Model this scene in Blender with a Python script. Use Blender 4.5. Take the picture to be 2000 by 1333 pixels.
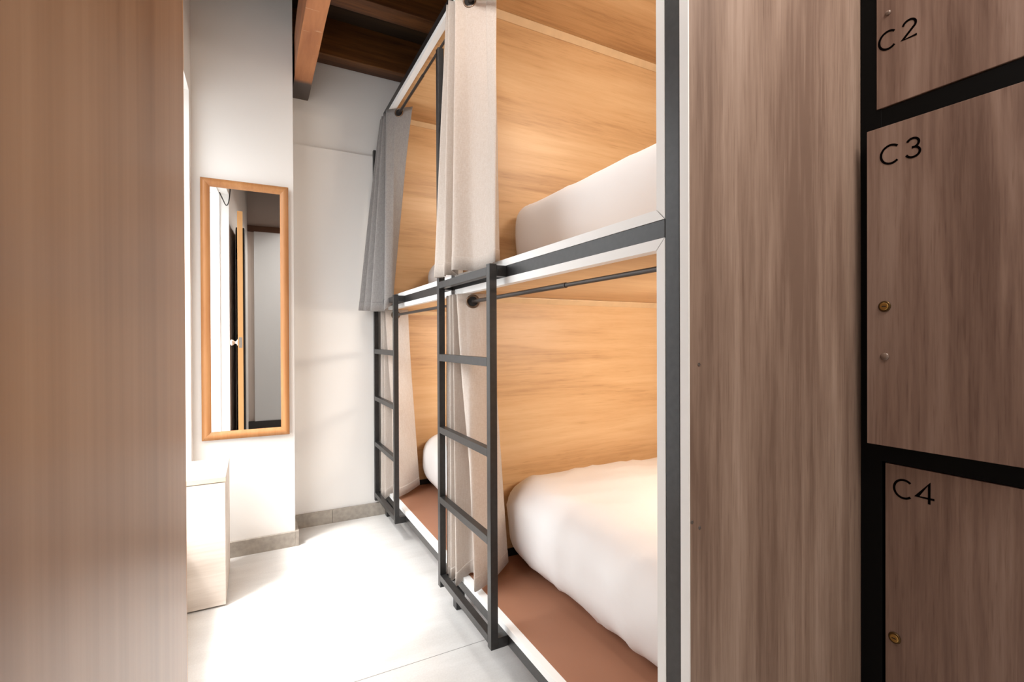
import bpy, bmesh, math, random
from mathutils import Vector, Matrix, noise

random.seed(7)
scene = bpy.context.scene
for o in list(bpy.data.objects):
    bpy.data.objects.remove(o)

# ------------------------------------------------------------------ camera
F_PX = 947.696
YAW, PITCH, ROLL = 0.487688, 0.0044057, 0.0039275
CAM_H = 1.10
c, s = math.cos(YAW), math.sin(YAW)
right = Vector((c, -s, 0)); fwd = Vector((s, c, 0)); down = Vector((0, 0, -1))
f2 = math.cos(PITCH) * fwd + math.sin(PITCH) * down
d2 = -math.sin(PITCH) * fwd + math.cos(PITCH) * down
r3 = math.cos(ROLL) * right + math.sin(ROLL) * d2
d3 = -math.sin(ROLL) * right + math.cos(ROLL) * d2
cam_data = bpy.data.cameras.new('camera')
cam_data.sensor_width = 36.0
cam_data.lens = F_PX * 36.0 / 2000.0
cam_data.clip_start = 0.02
cam = bpy.data.objects.new('camera', cam_data)
scene.collection.objects.link(cam)
m = Matrix((( r3.x, -d3.x, -f2.x, 0), (r3.y, -d3.y, -f2.y, 0), (r3.z, -d3.z, -f2.z, CAM_H), (0, 0, 0, 1)))
cam.matrix_world = m
scene.camera = cam

# ------------------------------------------------------------------ world, light, exposure
vs = scene.view_settings
vs.view_transform = 'Standard'; vs.look = 'None'; vs.gamma = 1.0; vs.use_curve_mapping = False
vs.exposure = 0.28
scene.display_settings.display_device = 'sRGB'

world = bpy.data.worlds.new('World'); scene.world = world
world.use_nodes = True
bg = world.node_tree.nodes['Background']
# bright overcast sky overhead, dimmer towards the horizon where the houses across the street stand
wn, wl = world.node_tree.nodes, world.node_tree.links
wtc = wn.new('ShaderNodeTexCoord'); wsx = wn.new('ShaderNodeSeparateXYZ'); wl.new(wtc.outputs['Generated'], wsx.inputs[0])
wmr = wn.new('ShaderNodeMapRange'); wmr.interpolation_type = 'SMOOTHSTEP'
wmr.inputs['From Min'].default_value = 0.05; wmr.inputs['From Max'].default_value = 0.65
wmr.inputs['To Min'].default_value = 2.2; wmr.inputs['To Max'].default_value = 7.5
wl.new(wsx.outputs['Z'], wmr.inputs['Value']); wl.new(wmr.outputs[0], bg.inputs[1])
bg.inputs[0].default_value = (0.95, 0.98, 1.0, 1)

def lamp(name, kind, loc, rot, energy, color=(1, 1, 1), **kw):
    d = bpy.data.lights.new(name, kind); d.energy = energy; d.color = color
    for k, v in kw.items(): setattr(d, k, v)
    o = bpy.data.objects.new(name, d); scene.collection.objects.link(o)
    o.location = loc; o.rotation_euler = rot
    return o

# window opening in the left wall
WX, WY0, WY1, WZ0, WZ1 = -0.27, 1.05, 2.76, 0.30, 2.29
portal = lamp('window_portal', 'AREA', (WX - 0.10, (WY0 + WY1) / 2, (WZ0 + WZ1) / 2), (0, -math.pi / 2, 0), 1.0, shape='RECTANGLE', size=WZ1 - WZ0, size_y=WY1 - WY0)
portal.data.cycles.is_portal = True
# hazy sun through the window: direction of travel
sd = Vector((0.23, 0.15, -0.50)).normalized()
sun = lamp('hazy_sun', 'SUN', (-3, 0, 6), (0, 0, 0), 3.6, (1.0, 0.97, 0.94), angle=math.radians(10))
sun.rotation_euler = sd.to_track_quat('-Z', 'Y').to_euler()
# warm reading lamps inside the bunks, then two added fill lights out of view
BUNK_LAMPS = []
def bunk_lamp(x, y, z, e):
    BUNK_LAMPS.append(lamp('berth_lamp', 'AREA', (x, y, z), (math.radians(62), 0, 0), e, (1.0, 0.89, 0.76), shape='RECTANGLE', size=0.5, size_y=0.12))
for dy in (0.0, 1.19):
    bunk_lamp(1.55, 0.80 + dy, 1.16, 8.0)
    bunk_lamp(1.55, 0.80 + dy, 2.32, 6.5)
rear_fill = lamp('rear_fill_light', 'AREA', (0.95, -0.30, 2.70), (0, 0, 0), 34.0, (1.0, 0.93, 0.86), shape='SQUARE', size=0.8)  # added fill near the camera, lifts the lockers and end panel
aisle_fill = lamp('aisle_fill_light', 'AREA', (0.42, 1.10, 2.66), (0, math.radians(-20), 0), 8.5, (1.0, 0.96, 0.92), shape='RECTANGLE', size=0.2, size_y=0.7)  # added fill above the aisle, brightens bunk fronts, trims and upper bedding

# ------------------------------------------------------------------ material helpers
def new_mat(name):
    mt = bpy.data.materials.new(name); mt.use_nodes = True
    nt = mt.node_tree
    return mt, nt, nt.nodes['Principled BSDF']

def simple(name, col, rough=0.5, metal=0.0, spec=0.5, bump=0.0, bscale=60.0, var=0.0):
    mt, nt, b = new_mat(name)
    b.inputs['Base Color'].default_value = (*col, 1); b.inputs['Roughness'].default_value = rough
    b.inputs['Metallic'].default_value = metal; b.inputs['Specular IOR Level'].default_value = spec
    if bump or var:
        tc = nt.nodes.new('ShaderNodeTexCoord'); nz = nt.nodes.new('ShaderNodeTexNoise')
        nz.inputs['Scale'].default_value = bscale; nz.inputs['Detail'].default_value = 5
        nt.links.new(tc.outputs['Object'], nz.inputs['Vector'])
        if bump:
            bp = nt.nodes.new('ShaderNodeBump'); bp.inputs['Strength'].default_value = bump; bp.inputs['Distance'].default_value = 0.004
            nt.links.new(nz.outputs['Fac'], bp.inputs['Height']); nt.links.new(bp.outputs['Normal'], b.inputs['Normal'])
        if var:
            rp = nt.nodes.new('ShaderNodeValToRGB')
            rp.color_ramp.elements[0].position = 0.3; rp.color_ramp.elements[1].position = 0.7
            rp.color_ramp.elements[0].color = (*[x * (1 - var) for x in col], 1)
            rp.color_ramp.elements[1].color = (*[min(1, x * (1 + var * 0.5)) for x in col], 1)
            nt.links.new(nz.outputs['Fac'], rp.inputs['Fac']); nt.links.new(rp.outputs['Color'], b.inputs['Base Color'])
    return mt

def wood(name, dark, mid, light, axis='x', broad=5.0, fine=70.0, rough=0.45, stretch=0.09, knots=0.35, seed=0.0, bump=0.04, spec=0.4, lo=0.30, hi=0.70, rays=0.5, cath=0.0, cscale=2.2, pores=0.10):
    """laminate / timber: grain runs along axis"""
    mt, nt, b = new_mat(name)
    N, L = nt.nodes, nt.links
    tc = N.new('ShaderNodeTexCoord')
    mp = N.new('ShaderNodeMapping')
    sc = [1.0, 1.0, 1.0]; sc['xyz'.index(axis)] = stretch
    mp.inputs['Scale'].default_value = sc
    mp.inputs['Location'].default_value = (seed, seed * 1.7, seed * 0.6)
    L.new(tc.outputs['Object'], mp.inputs['Vector'])
    # wavering of the grain
    wz = N.new('ShaderNodeTexNoise'); wz.inputs['Scale'].default_value = 3.5; wz.inputs['Detail'].default_value = 3
    L.new(mp.outputs['Vector'], wz.inputs['Vector'])
    add = N.new('ShaderNodeVectorMath'); add.operation = 'MULTIPLY_ADD'
    add.inputs[1].default_value = (knots * 0.3,) * 3
    L.new(wz.outputs['Color'], add.inputs[0]); L.new(mp.outputs['Vector'], add.inputs[2])
    n1 = N.new('ShaderNodeTexNoise'); n1.inputs['Scale'].default_value = broad; n1.inputs['Detail'].default_value = 8; n1.inputs['Roughness'].default_value = 0.62
    L.new(add.outputs['Vector'], n1.inputs['Vector'])
    n2 = N.new('ShaderNodeTexNoise'); n2.inputs['Scale'].default_value = fine; n2.inputs['Detail'].default_value = 4; n2.inputs['Roughness'].default_value = 0.6
    mp2 = N.new('ShaderNodeMapping'); sc2 = [1.0, 1.0, 1.0]; sc2['xyz'.index(axis)] = stretch * 0.35
    mp2.inputs['Scale'].default_value = sc2
    L.new(tc.outputs['Object'], mp2.inputs['Vector']); L.new(mp2.outputs['Vector'], n2.inputs['Vector'])
    mx = N.new('ShaderNodeMath'); mx.operation = 'MULTIPLY_ADD'
    sub = N.new('ShaderNodeMath'); sub.operation = 'SUBTRACT'; sub.inputs[1].default_value = 0.5
    L.new(n2.outputs['Fac'], sub.inputs[0])
    mx.inputs[1].default_value = rays
    L.new(sub.outputs[0], mx.inputs[0]); L.new(n1.outputs['Fac'], mx.inputs[2])
    if cath:
        n3 = N.new('ShaderNodeTexNoise'); n3.inputs['Scale'].default_value = cscale; n3.inputs['Detail'].default_value = 1.5
        L.new(add.outputs['Vector'], n3.inputs['Vector'])
        k1 = N.new('ShaderNodeMath'); k1.operation = 'MULTIPLY'; k1.inputs[1].default_value = 110.0; L.new(n3.outputs['Fac'], k1.inputs[0])
        k2 = N.new('ShaderNodeMath'); k2.operation = 'SINE'; L.new(k1.outputs[0], k2.inputs[0])
        k3 = N.new('ShaderNodeMath'); k3.operation = 'MULTIPLY_ADD'; k3.inputs[1].default_value = cath
        L.new(k2.outputs[0], k3.inputs[0]); L.new(mx.outputs[0], k3.inputs[2]); mx = k3
    # fine dark pores
    mp3 = N.new('ShaderNodeMapping'); sc3 = [1.0, 1.0, 1.0]; sc3['xyz'.index(axis)] = 0.045
    mp3.inputs['Scale'].default_value = sc3
    n4 = N.new('ShaderNodeTexNoise'); n4.inputs['Scale'].default_value = 230; n4.inputs['Detail'].default_value = 2
    L.new(tc.outputs['Object'], mp3.inputs['Vector']); L.new(mp3.outputs['Vector'], n4.inputs['Vector'])
    mr = N.new('ShaderNodeMapRange'); mr.inputs['From Min'].default_value = 0.56; mr.inputs['From Max'].default_value = 0.74
    mr.inputs['To Min'].default_value = 0.0; mr.inputs['To Max'].default_value = -pores
    L.new(n4.outputs['Fac'], mr.inputs['Value'])
    k5 = N.new('ShaderNodeMath'); k5.operation = 'ADD'; L.new(mx.outputs[0], k5.inputs[0]); L.new(mr.outputs[0], k5.inputs[1]); mx = k5
    rp = N.new('ShaderNodeValToRGB')
    e = rp.color_ramp.elements
    e[0].position = lo; e[0].color = (*dark, 1)
    e[1].position = hi; e[1].color = (*light, 1)
    k = e.new((lo + hi) / 2); k.color = (*mid, 1)
    L.new(mx.outputs[0], rp.inputs['Fac']); L.new(rp.outputs['Color'], b.inputs['Base Color'])
    b.inputs['Roughness'].default_value = rough; b.inputs['Specular IOR Level'].default_value = spec
    if bump:
        bp = N.new('ShaderNodeBump'); bp.inputs['Strength'].default_value = bump; bp.inputs['Distance'].default_value = 0.003
        L.new(mx.outputs[0], bp.inputs['Height']); L.new(bp.outputs['Normal'], b.inputs['Normal'])
    return mt

def fabric(name, col, col2, trans=0.35, weave=900.0):
    mt, nt, b = new_mat(name)
    N, L = nt.nodes, nt.links
    tc = N.new('ShaderNodeTexCoord')
    fac = None
    for sc in ((1, 1, 0.06), (0.25, 0.25, 1.0)):
        mp = N.new('ShaderNodeMapping'); mp.inputs['Scale'].default_value = sc
        nz = N.new('ShaderNodeTexNoise'); nz.inputs['Scale'].default_value = weave * 0.5; nz.inputs['Detail'].default_value = 2
        L.new(tc.outputs['Object'], mp.inputs['Vector']); L.new(mp.outputs['Vector'], nz.inputs['Vector'])
        if fac is None: fac = nz
        else:
            ad = N.new('ShaderNodeMath'); ad.operation = 'ADD'; L.new(fac.outputs['Fac'], ad.inputs[0]); L.new(nz.outputs['Fac'], ad.inputs[1])
            hf = N.new('ShaderNodeMath'); hf.operation = 'MULTIPLY'; hf.inputs[1].default_value = 0.5; L.new(ad.outputs[0], hf.inputs[0]); fac = hf
    rp = N.new('ShaderNodeValToRGB'); e = rp.color_ramp.elements
    e[0].position = 0.38; e[0].color = (*col2, 1); e[1].position = 0.62; e[1].color = (*col, 1)
    L.new(fac.outputs[0], rp.inputs['Fac']); L.new(rp.outputs['Color'], b.inputs['Base Color'])
    b.inputs['Roughness'].default_value = 0.9; b.inputs['Specular IOR Level'].default_value = 0.1
    b.inputs['Sheen Weight'].default_value = 0.15
    tr = N.new('ShaderNodeBsdfTranslucent'); L.new(rp.outputs['Color'], tr.inputs['Color'])
    ms = N.new('ShaderNodeMixShader'); ms.inputs[0].default_value = trans
    L.new(b.outputs[0], ms.inputs[1]); L.new(tr.outputs[0], ms.inputs[2])
    L.new(ms.outputs[0], N['Material Output'].inputs['Surface'])
    bp = N.new('ShaderNodeBump'); bp.inputs['Strength'].default_value = 0.25; bp.inputs['Distance'].default_value = 0.001
    L.new(fac.outputs[0], bp.inputs['Height']); L.new(bp.outputs['Normal'], b.inputs['Normal'])
    return mt

def floor_mat():
    mt, nt, b = new_mat('concrete_tile')
    N, L = nt.nodes, nt.links
    tc = N.new('ShaderNodeTexCoord')
    mp = N.new('ShaderNodeMapping'); mp.inputs['Location'].default_value = (0.30, 0.0, 0)
    L.new(tc.outputs['Object'], mp.inputs['Vector'])
    # diagonal veining of the stone-look tile
    mv = N.new('ShaderNodeMapping'); mv.inputs['Rotation'].default_value = (0, 0, math.radians(38)); mv.inputs['Scale'].default_value = (0.9, 4.0, 1)
    L.new(tc.outputs['Object'], mv.inputs['Vector'])
    nz = N.new('ShaderNodeTexNoise'); nz.inputs['Scale'].default_value = 2.2; nz.inputs['Detail'].default_value = 9; nz.inputs['Roughness'].default_value = 0.62
    L.new(mv.outputs['Vector'], nz.inputs['Vector'])
    n2 = N.new('ShaderNodeTexNoise'); n2.inputs['Scale'].default_value = 160; n2.inputs['Detail'].default_value = 3
    L.new(tc.outputs['Object'], n2.inputs['Vector'])
    ad = N.new('ShaderNodeMath'); ad.operation = 'MULTIPLY_ADD'; ad.inputs[1].default_value = 0.35
    L.new(n2.outputs['Fac'], ad.inputs[0]); L.new(nz.outputs['Fac'], ad.inputs[2])
    rp = N.new('ShaderNodeValToRGB'); e = rp.color_ramp.elements
    e[0].position = 0.48; e[0].color = (0.60, 0.58, 0.555, 1); e[1].position = 0.88; e[1].color = (0.74, 0.725, 0.705, 1)
    L.new(ad.outputs[0], rp.inputs['Fac'])
    br = N.new('ShaderNodeTexBrick')
    br.offset = 0.0
    br.inputs['Scale'].default_value = 1.0; br.inputs['Mortar Size'].default_value = 0.0016; br.inputs['Mortar Smooth'].default_value = 0.1
    br.inputs['Brick Width'].default_value = 1.20; br.inputs['Row Height'].default_value = 1.61
    br.inputs['Mortar'].default_value = (0.25, 0.24, 0.22, 1)
    L.new(mp.outputs['Vector'], br.inputs['Vector'])
    L.new(rp.outputs['Color'], br.inputs['Color1']); L.new(rp.outputs['Color'], br.inputs['Color2'])
    L.new(br.outputs['Color'], b.inputs['Base Color'])
    b.inputs['Roughness'].default_value = 0.42; b.inputs['Specular IOR Level'].default_value = 0.35
    return mt

def beam_mat():
    """old varnished beam, charred-grey at the end that enters the wall, pale scratches"""
    mt, nt, b = new_mat('old_beam_timber')
    N, L = nt.nodes, nt.links
    tc = N.new('ShaderNodeTexCoord')
    mp = N.new('ShaderNodeMapping'); mp.inputs['Scale'].default_value = (1, 0.12, 1)
    L.new(tc.outputs['Object'], mp.inputs['Vector'])
    nz = N.new('ShaderNodeTexNoise'); nz.inputs['Scale'].default_value = 22; nz.inputs['Detail'].default_value = 7
    L.new(mp.outputs['Vector'], nz.inputs['Vector'])
    rp = N.new('ShaderNodeValToRGB'); e = rp.color_ramp.elements
    e[0].position = 0.3; e[0].color = (0.28, 0.095, 0.034, 1); e[1].position = 0.72; e[1].color = (0.50, 0.21, 0.085, 1)
    L.new(nz.outputs['Fac'], rp.inputs['Fac'])
    ms = N.new('ShaderNodeMapping'); ms.inputs['Scale'].default_value = (1.0, 14, 1)
    L.new(tc.outputs['Object'], ms.inputs['Vector'])
    n2 = N.new('ShaderNodeTexNoise'); n2.inputs['Scale'].default_value = 9; n2.inputs['Detail'].default_value = 3
    L.new(ms.outputs['Vector'], n2.inputs['Vector'])
    r2 = N.new('ShaderNodeValToRGB'); r2.color_ramp.elements[0].position = 0.68; r2.color_ramp.elements[1].position = 0.74
    L.new(n2.outputs['Fac'], r2.inputs['Fac'])
    mx = N.new('ShaderNodeMix'); mx.data_type = 'RGBA'
    L.new(r2.outputs['Color'], mx.inputs[0]); L.new(rp.outputs['Color'], mx.inputs[6]); mx.inputs[7].default_value = (0.60, 0.40, 0.25, 1)
    sx = N.new('ShaderNodeSeparateXYZ'); L.new(tc.outputs['Object'], sx.inputs[0])
    r3_ = N.new('ShaderNodeMapRange'); r3_.inputs['From Min'].default_value = 2.89; r3_.inputs['From Max'].default_value = 2.93
    wob = N.new('ShaderNodeMath'); wob.operation = 'MULTIPLY_ADD'; wob.inputs[1].default_value = 0.05
    L.new(nz.outputs['Fac'], wob.inputs[0]); L.new(sx.outputs['Y'], wob.inputs[2]); L.new(wob.outputs[0], r3_.inputs['Value'])
    m2 = N.new('ShaderNodeMix'); m2.data_type = 'RGBA'
    L.new(r3_.outputs[0], m2.inputs[0]); L.new(mx.outputs[2], m2.inputs[6]); m2.inputs[7].default_value = (0.09, 0.07, 0.06, 1)
    L.new(m2.outputs[2], b.inputs['Base Color'])
    b.inputs['Roughness'].default_value = 0.5
    return mt

def wall_mat(name, col):
    mt, nt, b = new_mat(name)
    N, L = nt.nodes, nt.links
    tc = N.new('ShaderNodeTexCoord')
    nz = N.new('ShaderNodeTexNoise'); nz.inputs['Scale'].default_value = 2.5; nz.inputs['Detail'].default_value = 6
    L.new(tc.outputs['Object'], nz.inputs['Vector'])
    b.inputs['Base Color'].default_value = (*col, 1); b.inputs['Roughness'].default_value = 0.75; b.inputs['Specular IOR Level'].default_value = 0.25
    bp = N.new('ShaderNodeBump'); bp.inputs['Strength'].default_value = 0.25; bp.inputs['Distance'].default_value = 0.02
    L.new(nz.outputs['Fac'], bp.inputs['Height']); L.new(bp.outputs['Normal'], b.inputs['Normal'])
    return mt

M = {}
M['wall'] = wall_mat('white_plaster', (0.78, 0.755, 0.725))
M['wall_low'] = wall_mat('white_paint', (0.80, 0.78, 0.755))
M['floor'] = floor_mat()
M['base'] = simple('grey_stone_skirting', (0.36, 0.32, 0.275), 0.5, bump=0.1, bscale=40, var=0.2)
M['ceil'] = wood('dark_ceiling_boards', (0.016, 0.009, 0.005), (0.028, 0.016, 0.008), (0.05, 0.028, 0.013), 'x', 6, 60, 0.55)
M['joist'] = wood('dark_joist_timber', (0.045, 0.015, 0.004), (0.13, 0.047, 0.012), (0.25, 0.10, 0.024), 'x', 7, 50, 0.5)
M['beam'] = beam_mat()
M['black'] = simple('black_steel', (0.020, 0.019, 0.019), 0.38, 0.0, 0.55, bump=0.05, bscale=70, var=0.35)
M['blackflat'] = simple('black_frame_paint', (0.0015, 0.0015, 0.0016), 0.6, 0.0, 0.12)
M['trim'] = simple('white_edge_trim', (0.88, 0.88, 0.87), 0.4)
M['oak'] = wood('honey_oak_laminate', (0.44, 0.25, 0.118), (0.64, 0.405, 0.208), (0.73, 0.50, 0.28), 'x', 5.5, 60, 0.42, stretch=0.13, knots=0.6, seed=3.1, lo=0.24, hi=0.70, rays=0.35, cath=0.022)
M['strip'] = simple('pale_oak_moulding', (0.72, 0.52, 0.31), 0.45, var=0.08, bscale=20)
M['greyoak'] = wood('grey_oak_panel', (0.175, 0.112, 0.083), (0.265, 0.182, 0.138), (0.36, 0.262, 0.208), 'z', 6.5, 70, 0.45, stretch=0.10, knots=0.5, seed=1.3, lo=0.33, hi=0.67, rays=0.5, cath=0.03)
M['locker'] = wood('brown_oak_door', (0.135, 0.078, 0.058), (0.215, 0.135, 0.103), (0.30, 0.205, 0.162), 'z', 7.5, 80, 0.5, stretch=0.11, knots=0.7, seed=5.7, lo=0.33, hi=0.68, rays=0.45, cath=0.03)
M['doorwood'] = wood('brown_door_veneer', (0.175, 0.09, 0.047), (0.235, 0.130, 0.072), (0.295, 0.175, 0.104), 'z', 6.0, 45, 0.33, stretch=0.03, knots=0.1, seed=8.0, pores=0.0, spec=0.5, rays=0.35, bump=0.0)
M['dooredge'] = simple('orange_door_edge', (0.55, 0.28, 0.10), 0.5)
M['bleached'] = wood('bleached_oak', (0.52, 0.45, 0.39), (0.60, 0.53, 0.47), (0.68, 0.61, 0.55), 'x', 9, 60, 0.5, stretch=0.14, knots=0.4, seed=2.2)
M['plyedge'] = simple('pale_ply_edge', (0.62, 0.50, 0.34), 0.5)
M['brown'] = simple('brown_base_board', (0.35, 0.165, 0.098), 0.5, spec=0.3, var=0.06, bscale=4)
M['linen'] = fabric('beige_linen', (0.82, 0.755, 0.70), (0.73, 0.65, 0.58), 0.42)
M['greylinen'] = fabric('grey_linen', (0.43, 0.405, 0.39), (0.33, 0.31, 0.30), 0.30)
M['duvet'], nt_, b_ = new_mat('white_cotton')
b_.inputs['Base Color'].default_value = (0.82, 0.795, 0.785, 1); b_.inputs['Roughness'].default_value = 0.9; b_.inputs['Specular IOR Level'].default_value = 0.1
tc_ = nt_.nodes.new('ShaderNodeTexCoord'); prev = None
for rot_, scl_, sz_, st_ in (((0.2, 0.3, 0.9), (1, 0.28, 1), 9.0, 0.22), ((0.4, -0.2, -0.5), (1, 0.35, 1), 17.0, 0.10)):
    mp_n = nt_.nodes.new('ShaderNodeMapping'); mp_n.inputs['Rotation'].default_value = rot_; mp_n.inputs['Scale'].default_value = scl_
    nz_ = nt_.nodes.new('ShaderNodeTexNoise'); nz_.noise_type = 'RIDGED_MULTIFRACTAL'; nz_.inputs['Scale'].default_value = sz_ * 0.45; nz_.inputs['Detail'].default_value = 3; nz_.inputs['Distortion'].default_value = 0.6
    bp_ = nt_.nodes.new('ShaderNodeBump'); bp_.inputs['Strength'].default_value = st_; bp_.inputs['Distance'].default_value = 0.012
    nt_.links.new(tc_.outputs['Object'], mp_n.inputs['Vector']); nt_.links.new(mp_n.outputs['Vector'], nz_.inputs['Vector']); nt_.links.new(nz_.outputs['Fac'], bp_.inputs['Height'])
    if prev: nt_.links.new(prev.outputs['Normal'], bp_.inputs['Normal'])
    prev = bp_
nt_.links.new(prev.outputs['Normal'], b_.inputs['Normal'])
M['rod'] = simple('dark_bronze_rod', (0.055, 0.045, 0.04), 0.35, 0.6)
M['grommet'] = simple('dark_bronze_grommet', (0.17, 0.115, 0.08), 0.3, 0.8)
M['hole'] = simple('grommet_hollow', (0.006, 0.004, 0.003), 0.8)
M['mirrorframe'] = wood('orange_pine_frame', (0.29, 0.11, 0.035), (0.38, 0.165, 0.056), (0.46, 0.22, 0.085), 'z', 9, 60, 0.4, stretch=0.15, seed=4.0, lo=0.2, hi=0.75)
mm, nt_, b_ = new_mat('mirror_glass'); M['mirror'] = mm
b_.inputs['Metallic'].default_value = 1.0; b_.inputs['Roughness'].default_value = 0.0; b_.inputs['Base Color'].default_value = (0.93, 0.94, 0.94, 1)
M['brass'] = simple('brass', (0.48, 0.29, 0.09), 0.3, 1.0)
M['brassdark'] = simple('dark_brass', (0.10, 0.055, 0.02), 0.4, 0.8)
M['ink'] = simple('black_lettering', (0.003, 0.002, 0.002), 0.9, spec=0.0)
M['clear'] = simple('clear_bumper', (0.17, 0.115, 0.09), 0.15, spec=0.7)
M['screw'] = simple('steel_screw', (0.25, 0.23, 0.22), 0.3, 0.9)
M['darkjamb'] = simple('dark_door_jamb', (0.020, 0.017, 0.016), 0.45)
M['lintel'] = simple('brown_lintel', (0.10, 0.042, 0.02), 0.5)
M['greydoor'] = simple('pale_grey_door', (0.60, 0.61, 0.62), 0.5)
M['taupe'] = simple('taupe_plaster', (0.58, 0.50, 0.45), 0.8)
M['knob'] = simple('polished_knob', (0.75, 0.68, 0.62), 0.12, 0.9)
M['cable'] = simple('black_cable', (0.02, 0.017, 0.015), 0.5)
gm, nt_, b_ = new_mat('window_pane_glass'); M['glass'] = gm
tr_ = nt_.nodes.new('ShaderNodeBsdfTransparent'); gl_ = nt_.nodes.new('ShaderNodeBsdfGlossy'); gl_.inputs['Roughness'].default_value = 0.02
mx_ = nt_.nodes.new('ShaderNodeMixShader'); mx_.inputs[0].default_value = 0.06
nt_.links.new(tr_.outputs[0], mx_.inputs[1]); nt_.links.new(gl_.outputs[0], mx_.inputs[2]); nt_.links.new(mx_.outputs[0], nt_.nodes['Material Output'].inputs['Surface'])

# ------------------------------------------------------------------ mesh helpers (all vertices given in world coordinates)
def add_box(bm, x0, x1, y0, y1, z0, z1, bev=0.0, mi=0):
    vs_ = [bm.verts.new(p) for p in ((x0, y0, z0), (x1, y0, z0), (x1, y1, z0), (x0, y1, z0), (x0, y0, z1), (x1, y0, z1), (x1, y1, z1), (x0, y1, z1))]
    fs = [bm.faces.new([vs_[i] for i in q]) for q in ((3, 2, 1, 0), (4, 5, 6, 7), (0, 1, 5, 4), (1, 2, 6, 5), (2, 3, 7, 6), (3, 0, 4, 7))]
    for f in fs: f.material_index = mi
    if bev:
        es = {e for f in fs for e in f.edges}
        r = bmesh.ops.bevel(bm, geom=list(es), offset=bev, segments=2, affect='EDGES', profile=0.5)
        for f in r['faces']: f.material_index = mi
    return fs

def box(x0, x1, y0, y1, z0, z1, bev=0.0):
    bm = bmesh.new(); add_box(bm, x0, x1, y0, y1, z0, z1, bev); return bm

def add_prism(bm, pts0, pts1):
    """loft two closed outlines (same count) into a capped solid"""
    a = [bm.verts.new(p) for p in pts0]; b = [bm.verts.new(p) for p in pts1]
    n = len(a)
    for i in range(n): bm.faces.new((a[i], a[(i + 1) % n], b[(i + 1) % n], b[i]))
    bm.faces.new(a[::-1]); bm.faces.new(b)
    return bm

def add_cyl(bm, p0, p1, r, n=20, r1=None):
    p0, p1 = Vector(p0), Vector(p1); ax = (p1 - p0).normalized()
    u = ax.orthogonal().normalized(); v = ax.cross(u)
    r1 = r if r1 is None else r1
    ring = lambda c_, q: [c_ + q * (math.cos(2 * math.pi * i / n) * u + math.sin(2 * math.pi * i / n) * v) for i in range(n)]
    add_prism(bm, ring(p0, r), ring(p1, r1))

def add_lathe(bm, centre, axis, prof, n=28):
    """prof: (radius, distance along axis)"""
    centre, ax = Vector(centre), Vector(axis).normalized()
    u = ax.orthogonal().normalized(); v = ax.cross(u)
    rings = [[bm.verts.new(centre + ax * h + r * (math.cos(2 * math.pi * i / n) * u + math.sin(2 * math.pi * i / n) * v)) for i in range(n)] for r, h in prof]
    for a, b in zip(rings, rings[1:]):
        for i in range(n): bm.faces.new((a[i], a[(i + 1) % n], b[(i + 1) % n], b[i]))
    if prof[0][0] > 1e-6: bm.faces.new(rings[0][::-1])
    if prof[-1][0] > 1e-6: bm.faces.new(rings[-1])

def add_torus(bm, centre, axis, R_, r, n=32, k=10):
    centre, ax = Vector(centre), Vector(axis).normalized()
    u = ax.orthogonal().normalized(); v = ax.cross(u)
    g = []
    for i in range(n):
        a = 2 * math.pi * i / n; d = math.cos(a) * u + math.sin(a) * v
        g.append([bm.verts.new(centre + d * (R_ + r * math.cos(2 * math.pi * j / k)) + ax * r * math.sin(2 * math.pi * j / k)) for j in range(k)])
    for i in range(n):
        for j in range(k):
            bm.faces.new((g[i][j], g[(i + 1) % n][j], g[(i + 1) % n][(j + 1) % k], g[i][(j + 1) % k]))

def add_tube(bm, pts, r, n=10):
    pts = [Vector(p) for p in pts]; rings = []
    for i, p in enumerate(pts):
        t = (pts[min(i + 1, len(pts) - 1)] - pts[max(i - 1, 0)]).normalized()
        u = t.cross(Vector((0, 0.3, 1))).normalized(); v = t.cross(u)
        rings.append([bm.verts.new(p + r * (math.cos(2 * math.pi * j / n) * u + math.sin(2 * math.pi * j / n) * v)) for j in range(n)])
    for a, b in zip(rings, rings[1:]):
        for j in range(n): bm.faces.new((a[j], a[(j + 1) % n], b[(j + 1) % n], b[j]))
    bm.faces.new(rings[0][::-1]); bm.faces.new(rings[-1])

def origin_of(o):
    v = Vector(o.location)
    while o.parent: o = o.parent; v = v + Vector(o.location)
    return v

def obj(name, bm, mat, parent=None, smooth=False, loc=None, label=None):
    """link bm as one mesh object; its origin is the parent's origin (or loc)"""
    bmesh.ops.recalc_face_normals(bm, faces=bm.faces)
    me = bpy.data.meshes.new(name)
    off = origin_of(parent) if parent else Vector(loc or (0, 0, 0))
    bmesh.ops.translate(bm, vec=-off, verts=bm.verts)
    bm.to_mesh(me); bm.free()
    for mt in (mat if isinstance(mat, (list, tuple)) else [mat]): me.materials.append(mt)
    if smooth:
        for p in me.polygons: p.use_smooth = True
    o = bpy.data.objects.new(name, me); scene.collection.objects.link(o)
    if parent: o.parent = parent
    else: o.location = off
    if label: o['label'] = label
    return o

def thing(name, label, cat, loc, group=None):
    o = bpy.data.objects.new(name, None); scene.collection.objects.link(o)
    o.empty_display_size = 0.05
    o.location = loc; o['label'] = label; o['category'] = cat
    if group: o['group'] = group
    return o

def tag(o, label, cat, group=None):
    o['label'] = label; o['category'] = cat
    if group: o['group'] = group
    return o

def struct(name, bm, mat, parent=None, label=None, cat=None):
    o = obj(name, bm, mat, parent)
    if not parent:
        o['kind'] = 'structure'
        if label: o['label'] = label
        if cat: o['category'] = cat
    return o

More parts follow.
